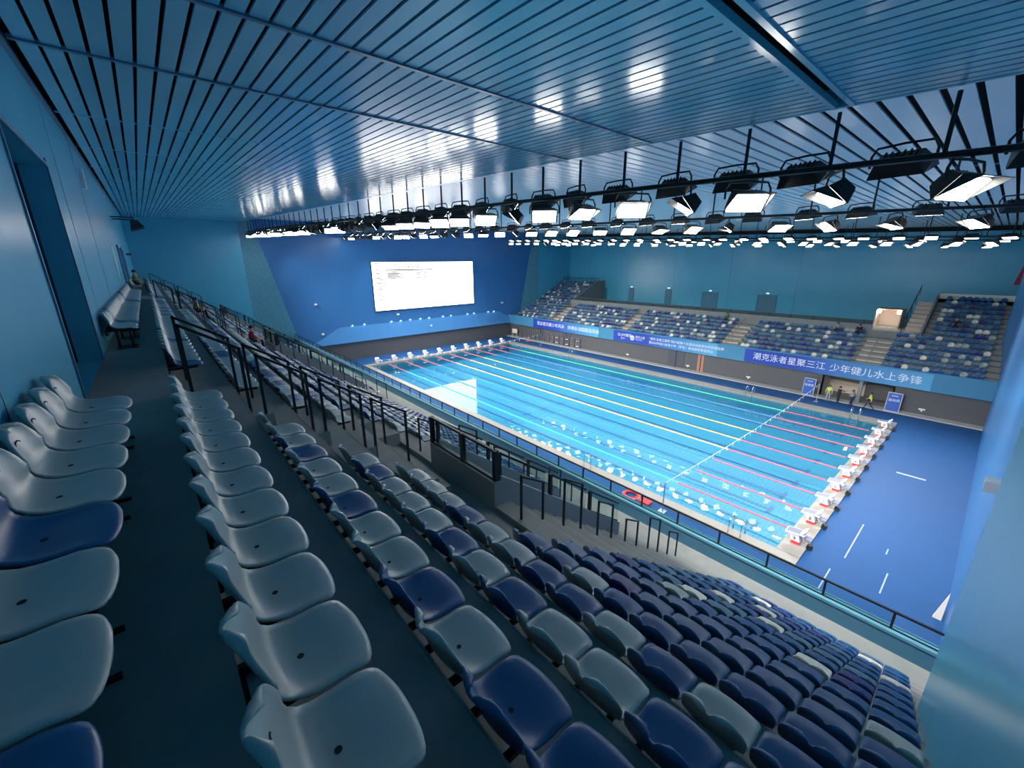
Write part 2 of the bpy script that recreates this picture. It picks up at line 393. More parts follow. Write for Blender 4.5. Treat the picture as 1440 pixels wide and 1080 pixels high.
# front parapet
fp = MB(); fp.box(XL, XR, YFRONT, YFRONT+.22, 2.5, 4.02)
struct(fp.build('wall_stand_front', 'coping'))
struct(MB().box(XL, XR, YFRONT-.02, YFRONT+.34, 4.02, 4.10).build('trim_6', 'coping_light'))
struct(MB().box(XL, XR, YFRONT-.6, YFRONT-.5, 0, 2.5).box(XL, XR, -9.2, YFRONT+.22, 2.3, 2.5).build('wall_under_stand', 'darkwall'))
gr = thing('glass_balustrade', 'glass balustrade with dark rail along the front parapet beneath the seats', 'railing', (0, YFRONT+.12, 4.1))
MB().box(XL, XR, -.03, .03, .52, .57).build('top_rail', 'black', gr)
MB().box(XL, XR, -.02, .02, 0, .03).build('bottom_rail', 'black', gr)
pm = MB().box(-.03, .03, -.02, .02, 0, .53).mesh('post', 'black'); gm = MB().box(.04, 1.51, -.006, .006, .04, .51).mesh('glass_pane', 'glass')
x = 54.6-1.55*39
while x < XR-.1:
    link('post', pm, gr, (x, 0, 0))
    if x+1.55 < XR: link('glass_pane', gm, gr, (x, 0, 0))
    x += 1.55
# vomitory parapets
for n, v in enumerate(VOM):
    place = ['beside the hoop rails', 'halfway along the stand', 'close to the screen wall'][n]
    wx0, wx1 = v-2.7, v
    yb = tread(6)[1]; ye = tread(12)[1]
    def zs(y): return 8.72-.6875*(y+16.2)
    vt = thing('vomitory_parapet', 'grey parapet with glass panels round the stair opening '+place, 'parapet', (v-1.35, yb, LAND))
    ox, oy, oz = v-1.35, yb, LAND
    MB().box(wx0-ox, wx1-ox, 0, .18, 5.7-oz, 9.28-oz).build('back_wall', 'parapet', vt)
    for xx in (wx0, wx1-.18):
        MB().prism_x([(.18, 5.7-oz), (ye-oy, 5.7-oz), (ye-oy, zs(ye)+.58-oz), (.18, zs(yb)+.56-oz)], xx-ox, xx+.18-ox).build('side_wall', 'parapet', vt)
    for j, (a, b) in enumerate(((wx0, wx0+1.3), (wx0+1.4, wx1-.06))):
        gl = MB().box(a-ox, b-ox, .08, .10, 9.28-oz, 9.93-oz).build('glass_pane', 'glass', vt)
        MB().box(a-ox, b-ox, .06, .12, 9.93-oz, 9.99-oz).box(a-ox, b-ox, .06, .12, 9.28-oz, 9.32-oz).build('frame_rail', 'black', gl)
        MB().box(a-.05-ox, a+.05-ox, .04, .14, 9.28-oz, 9.99-oz).build('post', 'black', vt)
    MB().box(wx1-.12-ox, wx1-.02-ox, .04, .14, 9.28-oz, 9.99-oz).build('post', 'black', vt)
    for xx in (wx0+.09, wx1-.09):
        L = ye-yb
        for j in range(3):
            ya, yc = yb+.2+L*j/3, yb+L*(j+1)/3
            za, zc = zs(ya)+.58, zs(yc)+.58
            gl = MB().prism_x([(ya-oy, za-oz), (yc-oy, zc-oz), (yc-oy, zc+.6-oz), (ya-oy, za+.6-oz)], xx-.01-ox, xx+.01-ox).build('glass_pane', 'glass', vt)
            MB().sq((xx-ox, ya-oy, za+.62-oz), (xx-ox, yc-oy, zc+.62-oz), .05).sq((xx-ox, ya-oy, za+.02-oz), (xx-ox, yc-oy, zc+.02-oz), .04).build('frame_rail', 'black', gl)
            MB().sq((xx-ox, ya-oy, za-oz), (xx-ox, ya-oy, za+.64-oz), .08).build('post', 'black', vt)

# hoop handrails on the stairs
def hoop(name, label, x, ya, yb_, za, zb, h=1.25, group=None):
    t = thing(name, label, 'handrail', (x, ya, za), 0, group)
    L = yb_-ya; dz = zb-za
    MB().sq((0,0,0), (0,0,h), .04).build('post', 'black', t); MB().sq((0,L,dz), (0,L,h+dz), .04).build('post', 'black', t)
    MB().sq((0,-.02,h), (0,L+.02,h+dz), .04).build('top_rail', 'black', t)
VN = ['near stair beside the pale front seats', 'stair halfway along the stand', 'stair close to the screen wall']
VN2 = ['near', 'middle', 'far']
def floor_at(y, stair=True):
    if y < T0: return AISLE
    k = min(NR, int((y-T0)/.8)+1); return tread(k)[2]
for n, v in enumerate(VOM):
    for s, (xx, sd) in enumerate(((v-2.3, ''), (v-1.15, ''))):
        for j in range(4):
            ya = -20.95+.86*j; yb_ = ya+.66
            za, zb = floor_at(ya), floor_at(yb_)
            if yb_ > tread(5)[0]: zb = LAND+.9
            hoop('stair_handrail', 'black hoop handrail, %s down the %s side of the upper %s stair' % (nth(j+1), ['far', 'aisle'][s], VN2[n]), xx, ya, yb_, za, za-.44)
    for s, xx in enumerate((v+.72, v-3.5)):
        for j in range(6):
            ya = tread(6)[1]+.12+1.3*j; yb_ = ya+.62
            if n and j > 4: continue
            za = floor_at(ya)
            hoop('stair_handrail', 'black hoop handrail, %s down the lower stair on the %s flank of the %s opening' % (nth(j+1), ['seat', 'screen'][s], VN2[n]), xx, ya, yb_, za+.02, za-.36)

# ------------------------------------------------------------------ seats
def seat_grid(nu, nv):
    # profile from front lip to back top: (y, z), s in 0..1 ; seat faces +y, y=0 mid seat, z=0 floor
    prof = [(.222, .398), (.205, .412), (.15, .418), (.08, .414), (.0, .407), (-.07, .403), (-.115, .410), (-.152, .432), (-.178, .468), (-.197, .520), (-.214, .58), (-.234, .64), (-.258, .69), (-.276, .712)]
    P = [Vector((0, a, b)) for a, b in prof]; cum = [0]
    for i in range(1, len(P)): cum.append(cum[-1]+(P[i]-P[i-1]).length)
    T = cum[-1]
    def at(t):
        for i in range(1, len(P)):
            if t <= cum[i]+1e-9:
                u = (t-cum[i-1])/(cum[i]-cum[i-1]); return P[i-1].lerp(P[i], u)
        return P[-1]
    def half(t):
        r1, r2, Wd = .075, .15, .222
        wv = Wd-.012*math.exp(-((t-.36)/.08)**2)
        if t < r1: wv -= r1-math.sqrt(max(0, r1*r1-(r1-t)**2))
        if t > T-r2: wv -= r2-math.sqrt(max(0, r2*r2-(r2-(T-t))**2))
        return wv
    pts = []
    for j in range(nv+1):
        f = j/nv; t = T*(.5-.5*math.cos(math.pi*f)) if nv > 10 else T*f
        c = at(t); wv = half(t)
        bk = max(0., min(1., (t-.34)/.22)); bk = bk*bk*(3-2*bk)
        for i in range(nu+1):
            u = -1+2*i/nu; x = u*wv
            yy = c.y+bk*.050*u*u; fq = max(0., 1-t/.14); yy -= fq*.016*u**4; zz = c.z+(1-bk)*((1-fq)*.014*u**4-.004)-fq*.012*u*u+.030*math.exp(-((t-.38)/.10)**2)*u*u
            if t > T-.14: zz -= .02*u*u
            pts.append(Vector((x, yy, zz)))
    return pts, nu, nv
def seat_mesh(nu, nv, th=.02):
    pts, nu, nv = seat_grid(nu, nv); W1 = nu+1
    def P(i, j): return pts[max(0,min(nv,j))*W1+max(0,min(nu,i))]
    nor = []
    for j in range(nv+1):
        for i in range(nu+1):
            a = P(i+1,j)-P(i-1,j); b = P(i,j+1)-P(i,j-1); n = a.cross(b)
            nor.append(n.normalized() if n.length > 1e-9 else Vector((0,0,1)))
    if nor[W1*(nv//4)+nu//2].z < 0: nor = [-n for n in nor]
    vs = pts+[p-n*th for p, n in zip(pts, nor)]; N = len(pts); fs = []
    for j in range(nv):
        for i in range(nu):
            a, b, c, d = j*W1+i, j*W1+i+1, (j+1)*W1+i+1, (j+1)*W1+i
            fs.append((a,b,c,d)); fs.append((N+d,N+c,N+b,N+a))
    ring = [(0,i) for i in range(nu)]+[(j,nu) for j in range(nv)]+[(nv,i) for i in range(nu,0,-1)]+[(j,0) for j in range(nv,0,-1)]
    ids = [j*W1+i for j, i in ring]
    # rolled rim: a middle loop pushed outwards
    cen = sum(pts, Vector())/N; B = len(vs); K = len(ids)
    for q, a in enumerate(ids):
        tg = pts[ids[(q+1) % K]]-pts[ids[q-1]]; o = tg.cross(nor[a]); o = o.normalized() if o.length > 1e-9 else Vector()
        jj, ii = ring[q]; inner = P(ii+(1 if ii == 0 else -1 if ii == nu else 0), jj+(1 if jj == 0 else -1 if jj == nv else 0))
        if o.dot(pts[a]-inner) < 0: o = -o
        vs.append(pts[a]-nor[a]*th*.5+o*.009)
    for q in range(K):
        a, b = ids[q], ids[(q+1) % K]; c, d = B+q, B+(q+1) % K
        fs.append((b, a, c, d)); fs.append((d, c, N+a, N+b))
    return vs, fs
HV, HF = seat_mesh(14, 24)
LV, LF = seat_mesh(4, 6)
LVt = [tuple(v) for v in LV]
SEATM = {}
for cname in ('grey', 'blue', 'navy', 'steel', 'white'):
    SEATM[cname] = MB().add(HV, HF).mesh('shell', 'seat_'+cname, True)
SM_NAMES = ['seat_grey', 'seat_blue', 'seat_navy', 'seat_steel', 'seat_white']
# bracket under the shell (fixed to the riser behind) and floor legs for the back row
brk = MB().box(-.16, .16, -.27, -.21, .30, .345).box(-.15, -.115, -.27, .14, .345, .385).box(.115, .15, -.27, .14, .345, .385).mesh('bracket', 'black')
leg = MB()
for sx in (-.17, .13):
    leg.box(sx, sx+.025, -.13, -.105, 0, .38).box(sx, sx+.025, .07, .095, 0, .38).box(sx, sx+.025, -.16, .16, 0, .02).box(sx, sx+.025, -.16, .12, .36, .383)
leg.box(-.17, .17, -.02, .02, .18, .21)
leg = leg.mesh('leg_frame', 'black')
hole = MB().add([(.014*math.cos(a*.628), -.045+.014*math.sin(a*.628), .4025) for a in range(10)]+[(.014*math.cos(a*.628), -.045+.014*math.sin(a*.628), .396) for a in range(10)],
                [tuple(range(10))]+[(i, (i+1)%10, 10+(i+1)%10, 10+i) for i in range(10)]).mesh('drain_hole', 'hole')
slot = MB().tube([(.05*math.cos(a), -.2195+.004*math.sin(a)*-1, .60+.018*math.sin(a)) for a in [math.pi*i/8 for i in range(9)]], .004, 5).mesh('grip_slot', 'hole')
PX = .48; X_LAST = 54.94
def seat_x(i): return X_LAST-PX*i
COLOURS = {
 0: 'xxxBGGBGGGGG',
 1: 'GGGGGGGGGGGGGGG',
 2: 'GBBBGBGGBGGBGGG',
 3: 'BBBGGBGBGGGBGGG',
 4: 'GBGBGBBGGBGGGGG',
}
CN = {'G': 'grey', 'B': 'blue', 'N': 'navy', 'S': 'steel', 'W': 'white'}
def row_spans(k):
    # list of (x_low, x_high, block)
    sp_ = []
    if k == 0:
        his = [53.9, 43.9, 23.4, 3.4]; los = [49.2, 27.2, 7.2, -4.6]
        return [(a, b, i) for i, (a, b) in enumerate(zip(los, his))]
    up = k <= 4
    hi = 55.2
    for i, v in enumerate(VOM):
        lo = (v-.75, v-.3, v+.1, v+.1)[k-1] if up else v+2.0
        sp_.append((lo, hi, i)); hi = v-2.4 if up else v-4.55
    sp_.append((XLn+.5, hi, 3)); return sp_
seats = []     # (x, y, zfloor, colour, row, block, index_from_stair)
rnd = random.Random(11)
for k in range(0, NR+1):
    if k == 0: yc, zf = -21.68, AISLE
    else: yc, zf = T0+.8*(k-1)+.265, tread(k)[2]
    for lo, hi, bl in row_spans(k):
        xs = [seat_x(i) for i in range(0, 130) if lo+.2 < seat_x(i) < hi-.2]
        xs.sort(reverse=bl > 0)
        for j, x in enumerate(xs):
            i = round((X_LAST-x)/PX)
            if k in COLOURS and i < len(COLOURS[k]) and bl == 0: c = CN.get(COLOURS[k][i], 'grey')
            else:
                r = rnd.random()
                if k <= 2: c = 'grey' if r < .86 else 'blue'
                elif k <= 4: c = 'grey' if r < .62 else 'blue'
                elif bl: c = 'grey' if r < .5-(k-5)*.05 else ('blue' if r < .8 else ('steel' if r < .93 else 'navy')) if k < 9 else ('blue' if r < .45 else 'steel' if r < .7 else 'navy' if r < .9 else 'white')
                elif k <= 8: c = 'blue' if r < .80 else 'grey' if r < .94 else 'navy'
                else: c = 'blue' if r < .40 else 'steel' if r < .66 else 'navy' if r < .85 else 'white'
            seats.append((x, yc, zf, c, k, bl, j+1))
def visible(s):
    p = to_px((s[0], s[1], s[2]+.45))
    return p and -260 < p[0] < 1560 and -60 < p[1] < 1400
vis = sorted((s for s in seats if visible(s)), key=lambda s: (Vector((s[0], s[1], s[2]+.4))-CAM).length)
solo = vis[:292]; solo_set = set(map(id, solo))
CW = {'grey': 'pale grey', 'blue': 'dark blue', 'navy': 'navy', 'steel': 'steel blue', 'white': 'ivory'}
BN = ['near block', 'second block', 'third block', 'last block']
for s in solo:
    x, yc, zf, c, k, bl, j = s
    rw = 'back row along the wall' if k == 0 else '%s row below the upper aisle' % nth(k)
    ref = ('%s from the door' if k == 0 else '%s from the stair') if bl == 0 else ('%s past the door' if k == 0 else '%s past the stair') if bl == 1 else '%s past the middle stair'
    t = thing('stadium_seat', '%s seat, %s, %s' % (CW[c], ref % nth(j), rw), 'seat', (x, yc, zf), 0, 'seats of the near stand')
    sh = link('shell', SEATM[c], t)
    if k == 0 and j % 3 == 1: link('leg_frame', leg, t)
    link('bracket', brk, t)
    if (Vector((x, yc, zf))-CAM).length < 6.5:
        link('drain_hole', hole, sh); link('grip_slot', slot, sh)
# row beams that carry the seats
for k in range(1, NR+1):
    q = MB()
    for lo, hi, bl in row_spans(k):
        yc = T0+.8*(k-1)+.02
        q = MB().box(lo+.15, min(hi, 55.1)-.1, yc, yc+.05, tread(k)[2]+.29, tread(k)[2]+.345)
        if bl < 2 or k < 8:
            tag(q.build('seat_beam', 'steel'), 'grey steel beam carrying the %s row of seats, %s from the end wall' % (nth(k), BN[bl]), 'beam')
for n, (lo, hi, bl) in enumerate(row_spans(0)):
    tag(MB().box(lo+.15, hi-.15, -21.94, -21.9, AISLE+.29, AISLE+.345).build('seat_beam', 'black'), 'black steel beam under the back row of seats, %s block from the end wall' % nth(n+1), 'beam')
# every other seat: one object
big = MB()
def add_low(x, y, z, c, flip=False):
    big.mi = SM_NAMES.index('seat_'+c); s_ = -1 if flip else 1
    big.add([(x+s_*a, y+s_*b, z+cc) for a, b, cc in LVt], LF)
for s in seats:
    if id(s) not in solo_set: add_low(*s[:4])
# far stand rows
FY0, FZ0, FT, FR = 30.75, 3.55, .8, .38
def ftread(j): return FY0+FT*j, FZ0+FR*j
FAR_STAIRS = [(4.0, 5.2), (18.2, 19.4), (33.0, 34.9), (46.3, 48.3)]
frn = random.Random(5)
for j in range(16):
    y0, z = ftread(j)
    x = XLn+.5
    while x < 55.05:
        ok = not any(a-.25 < x < b+.25 for a, b in FAR_STAIRS)
        if j >= 7 and 3.35 < x < 50.5: ok = False
        if ok:
            r = frn.random(); add_low(x, y0+.5, z, 'steel' if r < .36 else 'blue' if r < .66 else 'navy' if r < .80 else 'grey' if r < .91 else 'white', True)
        x += PX
big_o = struct(big.build('stadium_seats', SM_NAMES, None, True), 'stuff'); big_o['label'] = 'rows of blue, grey and ivory plastic seats further along the stands'

# ------------------------------------------------------------------ far stand
fs = MB()
fs.box(XL, XR, 30.0, FY0, 2.4, 3.3)
for j in range(7):
    y0, z = ftread(j); fs.box(XL, XR, y0, y0+FT, 2.4, z)
yc0 = FY0+FT*7
fs.box(3.8, 49.9, yc0, YF, 2.4, CZ)
for j in range(7, 17):
    y0, z = ftread(j)
    for a, b in ((XL, 3.8), (49.9, XR)): fs.box(a, b, y0, (y0+FT) if j < 16 else YF, 2.4, z)
struct(fs.build('far_stand_floor', 'concrete_far'))
ss = MB()
for a, b in FAR_STAIRS:
    for j in range(7):
        y0, z = ftread(j); ss.box(a, b, y0-.4, y0, z-FR, z-FR/2)
for j in range(7, 16):
    y0, z = ftread(j); ss.box(48.7, 49.9, y0-.1, y0+.7, CZ-.5, z)
struct(ss.build('far_stair_steps', 'warm'))
struct(MB().box(3.8, 46.3, yc0, yc0+.15, CZ, CZ+.55).build('wall_concourse', 'concrete_far'))
struct(MB().prism_x([(yc0, 5), (YF, 5), (YF, ftread(16)[1]+.5), (ftread(16)[0], ftread(16)[1]+.5), (yc0, ftread(7)[1]+.5)], 3.7, 3.95).build('wall_side_far', 'concrete_far'))
struct(MB().prism_x([(yc0, 5), (YF, 5), (YF, ftread(16)[1]+.5), (ftread(16)[0], ftread(16)[1]+.5), (yc0, ftread(7)[1]+.4)], 50.0, 50.15).build('wall_side_far_end', 'concrete_far'))
struct(MB().box(50.1, XR, ftread(16)[0], ftread(16)[0]+.2, 9, ftread(16)[1]+.55).build('wall_top_far', 'cream'))
fr_ = thing('concourse_railing', 'thin grey railing along the concourse behind the far seats', 'railing', (3.8, yc0+.08, CZ+.55))
MB().box(0, 42.4, -.015, .015, .42, .445).build('top_rail', 'parapet', fr_)
pm2 = MB().box(-.03, .03, -.03, .03, 0, .42).mesh('post', 'black')
for i in range(19): link('post', pm2, fr_, (i*2.3+.3, 0, 0))
for nm, (a, b), z in (('left', (XL+.2, 3.8), ftread(16)[1]), ('right', (50.0, 50.15), ftread(16)[1])):
    pass
tr_ = thing('terrace_railing', 'dark railing along the top of the raised far seats by the screen', 'railing', (XL+.8, ftread(16)[0]+.7, ftread(16)[1]))
MB().box(0, 9.0, -.02, .02, .9, .95).build('top_rail', 'black', tr_)
for i in range(10): link('post', MB().box(-.025, .025, -.025, .025, 0, .9).mesh('post', 'black'), tr_, (i, 0, 0))
# stair rails on the far stand
for n, (a, b) in enumerate(FAR_STAIRS):
    t = thing('stair_rail', 'slim dark stair rail on the %s stair of the far stand from the screen' % nth(n+1), 'handrail', ((a+b)/2, FY0, FZ0))
    MB().sq((0, 0, .9), (0, FT*6, .9+FR*6), .05).build('top_rail', 'parapet', t)
    for j in range(4): MB().sq((0, FT*2*j, FR*2*j), (0, FT*2*j, FR*2*j+.9), .05).build('post', 'parapet', t)
t = thing('stair_rail', 'tall dark rail beside the steep stair up to the raised end seats', 'handrail', (49.0-.4, ftread(7)[0], CZ))
MB().sq((0, 0, 1.0), (0, FT*9, 1.0+FR*9), .06).build('top_rail', 'black', t)
for j in range(5): MB().sq((0, FT*2.2*j, FR*2.2*j), (0, FT*2.2*j, FR*2.2*j+1.0), .06).build('post', 'black', t)
# lit corridor opening on the concourse
lc = thing('corridor_entrance', 'brightly lit corridor entrance box beside the steep stair on the far concourse', 'doorway', (46.9, 39.5, CZ))
MB().box(-1.1, -1.0, 0, 2.5, 0, 1.9).build('side_wall', 'warm', lc); MB().box(1.0, 1.1, 0, 2.5, 0, 1.9).build('side_wall', 'warm', lc)
MB().box(-1.1, 1.1, 2.4, 2.5, 0, 1.9).build('back_wall', 'warm', lc); MB().box(-1.1, 1.1, .6, 2.5, 1.85, 1.95).build('roof_slab', 'rust', lc)
MB().box(-1.0, -.7, .05, .5, 1.55, 1.8).build('lamp', 'cornlight', lc); MB().box(.7, 1.0, .05, .5, 1.55, 1.8).build('lamp', 'cornlight', lc)
# fascia and deck-level wall
struct(MB().box(XL, XR, 29.8, 30.0, 2.45, 4.12).build('wall_fascia', 'fascia'))
dw = MB()
RX0, RX1 = 44.3, 49.8
dw.box(XL, RX0, 30.3, 30.6, 0, 3).box(RX1, XR, 30.3, 30.6, 0, 3)
struct(dw.build('wall_deck', 'darkwall'))
struct(MB().box(RX0, RX1, 33.4, 33.6, 0, 3).box(RX0-.1, RX0, 30.3, 33.5, 0, 3).box(RX1, RX1+.1, 30.3, 33.5, 0, 3).build('wall_recess', 'warm'))
struct(MB().box(RX0, RX1, 30.3, 33.5, 0, .05).build('floor_recess', 'concrete_far'))
struct(MB().box(47.2, 47.5, 30.4, 30.8, 0, 3).build('trim_7', 'concrete_far'))
struct(MB().box(47.5, RX1, 32.2, 32.4, .2, 2.6).build('wall_recess_dark', 'darkwall'))
struct(MB().box(XL, XR, 29.25, 30.3, 0, .12).build('trim_8', 'kerb'))
for n, (x, wd, mt) in enumerate(((28.1, 2.2, 'darkdoor'), (31.4, .8, 'rust'), (8.6, 1.8, 'darkdoor'), (2.5, 1.2, 'darkdoor'))):
    dd = struct(MB().box(x-wd/2, x+wd/2, 30.24, 30.3, .1, 2.35).build('door_%d' % (n+9), mt))
    MB().box(x-.04, x+.04, 30.2, 30.24, .1, 2.35).build('door_seam', 'black', dd)
# low outlets on deck wall
for n, x in enumerate((20.6, 29.8, 37.2, 52.0)):
    tag(MB().box(x-.22, x+.22, 30.2, 30.3, .55, .68).box(x-.05, x+.05, 30.22, 30.3, .4, .55).build('wall_light', 'white'), 'small white fitting low on the grey deck wall, %s from the screen' % nth(n+1), 'fitting')
# banners
def banner(x0, x1, lines, label, extra=None):
    t = thing('banner', label, 'banner', ((x0+x1)/2, 29.765, 2.5))
    MB().box(x0-(x0+x1)/2, x1-(x0+x1)/2, -.02, .02, .0, 1.5).build('banner_cloth', mat_banner(x0, x1), t)
    for body, size, xo, zo, al in lines: text('lettering', body, size, t, (xo-(x0+x1)/2, -.03, zo), (math.pi/2, 0, 0), 'white_txt', al)
    return t
banner(1.0, 15.5, [('竞泳竞风展少年风采　拼搏永动超越运动会', .72, 2.0, .78, 'LEFT')], 'blue fading banner with one line of white characters near the screen wall')
b2 = banner(18.3, 33.5, [('ZLOM潮克', .5, 19.0, .95, 'LEFT'), ('游 泳', .3, 19.6, .48, 'LEFT'), ('潮克之星', .38, 22.0, .9, 'LEFT'), ('SWIM STAR', .22, 22.0, .55, 'LEFT'),
                       ('“潮克·泳者之星杯”四川省第十五届运动会游泳项目预选赛', .40, 24.2, .98, 'LEFT'), ('暨2025年四川省青少年（学生）游泳冠军赛宜宾站', .40, 24.2, .46, 'LEFT')],
            'blue fading banner with a round wave emblem and two lines of small white characters')
lg = MB(); lg.add([(21.5-25.9+.36*math.cos(a*.5236), -.03, .72+.36*math.sin(a*.5236)) for a in range(12)], [tuple(range(12))])
lg.build('emblem', 'white_txt', b2)
MB().box(21.2-25.9, 21.8-25.9, -.036, -.031, .60, .66).box(21.25-25.9, 21.75-25.9, -.036, -.031, .74, .80).build('emblem_wave', 'signblue', b2)
banner(36.6, 52.2, [('潮克泳者星聚三江', .86, 37.5, .75, 'LEFT'), ('少年健儿水上争锋', .86, 44.7, .75, 'LEFT')], 'royal blue banner with large widely spaced white characters beside the recess')

# ------------------------------------------------------------------ screen wall fittings
scr = thing('led_screen', 'huge lit white screen showing a file list on the blue wall', 'screen', (XL, 12.8, 6.75))
MB().box(0, .22, -9.0, 9.0, -.05, 7.1).build('frame', 'black', scr)
disp = MB().box(.22, .24, -8.92, 8.92, .03, 7.02).build('display', 'screen', scr)
tx = MB(); r2 = random.Random(3)
def bar(u0, u1, v0, v1): tx.box(.241, .246, -8.92+17.84*u0, -8.92+17.84*u1, .03+6.99*(1-v1)-.03, .03+6.99*(1-v0)+.03)
bar(.11, .56, .155, .175)
for i in range(6): bar(.13, .20+.08*r2.random(), .20+.027*i, .215+.027*i); bar(.395, .44, .20+.027*i, .212+.027*i); bar(.47, .495, .20+.027*i, .212+.027*i)
for i in range(20): bar(.03+.012*(i > 8), .055+.04*r2.random(), .15+.034*i, .162+.034*i)
for i in range(8): bar(.09+.045*i, .1+.045*i+.01*r2.random(), .10, .115)
for i in range(9): bar(.5+.02*i, .508+.02*i, .945, .965)
bar(.19, .23, .055, .07); bar(.78, .84, .055, .07); bar(.03, .05, .02, .032)
tx.build('screen_text', 'screentxt', disp)
# protruding lower band with downlights
band = MB()
band.add([(XL+.02,-5.9,2.62),(XL+.02,31.8,2.62),(XL+.02,27.6,4.85),(XL+.02,-1.6,4.85),(XL+.5,-5.9,2.62),(XL+.5,31.8,2.62)], [(0,3,4),(1,5,2),(4,5,1,0),(3,2,5,4)])
struct(band.build('trim_9', 'recess_blue'))
struct(MB().box(XL, XL+.15, -7, 32.6, 0, 2.62).build('wall_screen_base', 'darkwall'))
for i, yy in enumerate([.2, 2.0, 6.2, 7.8, 9.4, 11.2, 12.8, 15.4, 17.0, 20.4, 21.8, 25.0, 26.3]):
    dl = tag(link('downlight', None, None, (XL+.06, yy, 4.98)), 'small lit downlight above the sloping band, %s from the near stand' % nth(i+1), 'light', 'downlights on the screen wall')
    MB().box(-.05, .12, -.12, .12, 0, .10).build('housing', 'white', dl); MB().box(-.03, .11, -.1, .1, -.012, 0).build('lens', 'led', dl)
for i, (yy, z) in enumerate(((-4.4, 8.2), (7.4, 5.9), (28.2, 6.3), (-4.0, 4.1), (13, 3.6), (27, 2.9))):
    tag(MB().box(XL, XL+.3, yy-.15, yy+.15, z, z+.22).box(XL+.3, XL+.42, yy-.1, yy+.1, z+.02, z+.2).build('wall_camera', 'white'), 'small white box fitting on the screen wall, %s from the near stand at its height' % nth(i+1), 'fitting')

# ------------------------------------------------------------------ lane ropes
for i in range(9):
    yy = 2.5*(i+1); cl = ['green', 'bluef', 'bluef', 'yellow', 'yellow', 'yellow', 'bluef', 'bluef', 'green'][i]
    word = {'green': 'green', 'bluef': 'blue', 'yellow': 'yellow'}[cl]
    t = thing('lane_rope', '%s floating lane rope with red ends, %s from the near pool edge' % (word, nth(i+1)), 'lane rope', (0, yy, -.03))
    def fl(x0, x1, mt):
        q = MB(); n = int((x1-x0)/.5)
        path = []; rad = []
        for j in range(n*2+1):
            path.append((x0+(x1-x0)*j/(n*2), 0, 0)); rad.append(.058 if j % 2 == 0 else .04)
        q.tube(path, rad, 6).build('float_section', mt, t)
    fl(.3, 6, 'pink'); fl(6, 43.5, cl); fl(43.5, 49.7, 'pink')
    MB().sq((0, 0, .0), (.3, 0, .0), .02).sq((49.7, 0, 0), (50, 0, 0), .02).build('tension_cable', 'chrome', t)

# ------------------------------------------------------------------ starting blocks
bm_ped = MB().hexa([(.30,-.25,.12),(.70,-.25,.12),(.70,.25,.12),(.30,.25,.12)], [(.22,-.22,.62),(.60,-.22,.62),(.60,.22,.62),(.22,.22,.62)]).mesh('pedestal', 'white')
bm_red = MB().box(.30, .69, -.258, .258, .13, .28).mesh('red_band', 'red')
bm_plat = MB().hexa([(.0,-.28,.60),(.82,-.28,.70),(.82,.28,.70),(.0,.28,.60)], [(.0,-.28,.67),(.82,-.28,.77),(.82,.28,.77),(.0,.28,.67)]).mesh('platform', 'white')
bm_grip = MB().hexa([(.03,-.25,.672),(.62,-.25,.745),(.62,.25,.745),(.03,.25,.672)], [(.03,-.25,.682),(.62,-.25,.755),(.62,.25,.755),(.03,.25,.682)]).mesh('grip_mat', 'grey_pl')
bm_wedge = MB().hexa([(.62,-.27,.77),(.72,-.27,.77),(.72,.27,.77),(.62,.27,.77)], [(.80,-.27,.95),(.85,-.27,.95),(.85,.27,.95),(.80,.27,.95)]).mesh('foot_wedge', 'white')
bm_step = MB().box(.80, 1.12, -.22, .22, .50, .56).mesh('rear_step', 'grey_pl')
bm_fr = MB().sq((.70,-.2,.12), (.98,-.2,.5), .03).sq((.70,.2,.12), (.98,.2,.5), .03).sq((.55,-.2,.3), (1.1,-.2,.5), .03).sq((.55,.2,.3), (1.1,.2,.5), .03).mesh('step_frame', 'chrome')
bm_box = MB().hexa([(.95,-.2,.12),(1.2,-.2,.12),(1.2,.08,.12),(.95,.08,.12)], [(.98,-.17,.30),(1.15,-.17,.26),(1.15,.05,.26),(.98,.05,.30)]).mesh('speaker_box', 'black')
digits = [text_mesh(str(i), .26) for i in range(10)]
for me in digits: me.materials.clear(); me.materials.append(M['black'])
for end in (0, 1):
    for i in range(10):
        yy = 1.25+2.5*i; num = 9-i
        t = thing('starting_block', 'white starting block numbered %s with grey top at the %s end' % (['zero','one','two','three','four','five','six','seven','eight','nine'][num], ['screen', 'wide deck'][end]), 'starting block',
                  (50 if end else 0, yy, 0), 0 if end else math.pi)
        pd = link('pedestal', bm_ped, t); link('red_band', bm_red, pd)
        dg_ = link('number', digits[num], pd, (.44, -.262 if end else .262, .43), (math.pi/2, 0, 0) if end else (math.pi/2, 0, math.pi))
        pl = link('platform', bm_plat, t); link('grip_mat', bm_grip, pl); link('foot_wedge', bm_wedge, t)
        link('rear_step', bm_step, t); link('step_frame', bm_fr, t)
        if end: link('speaker_box', bm_box, t)

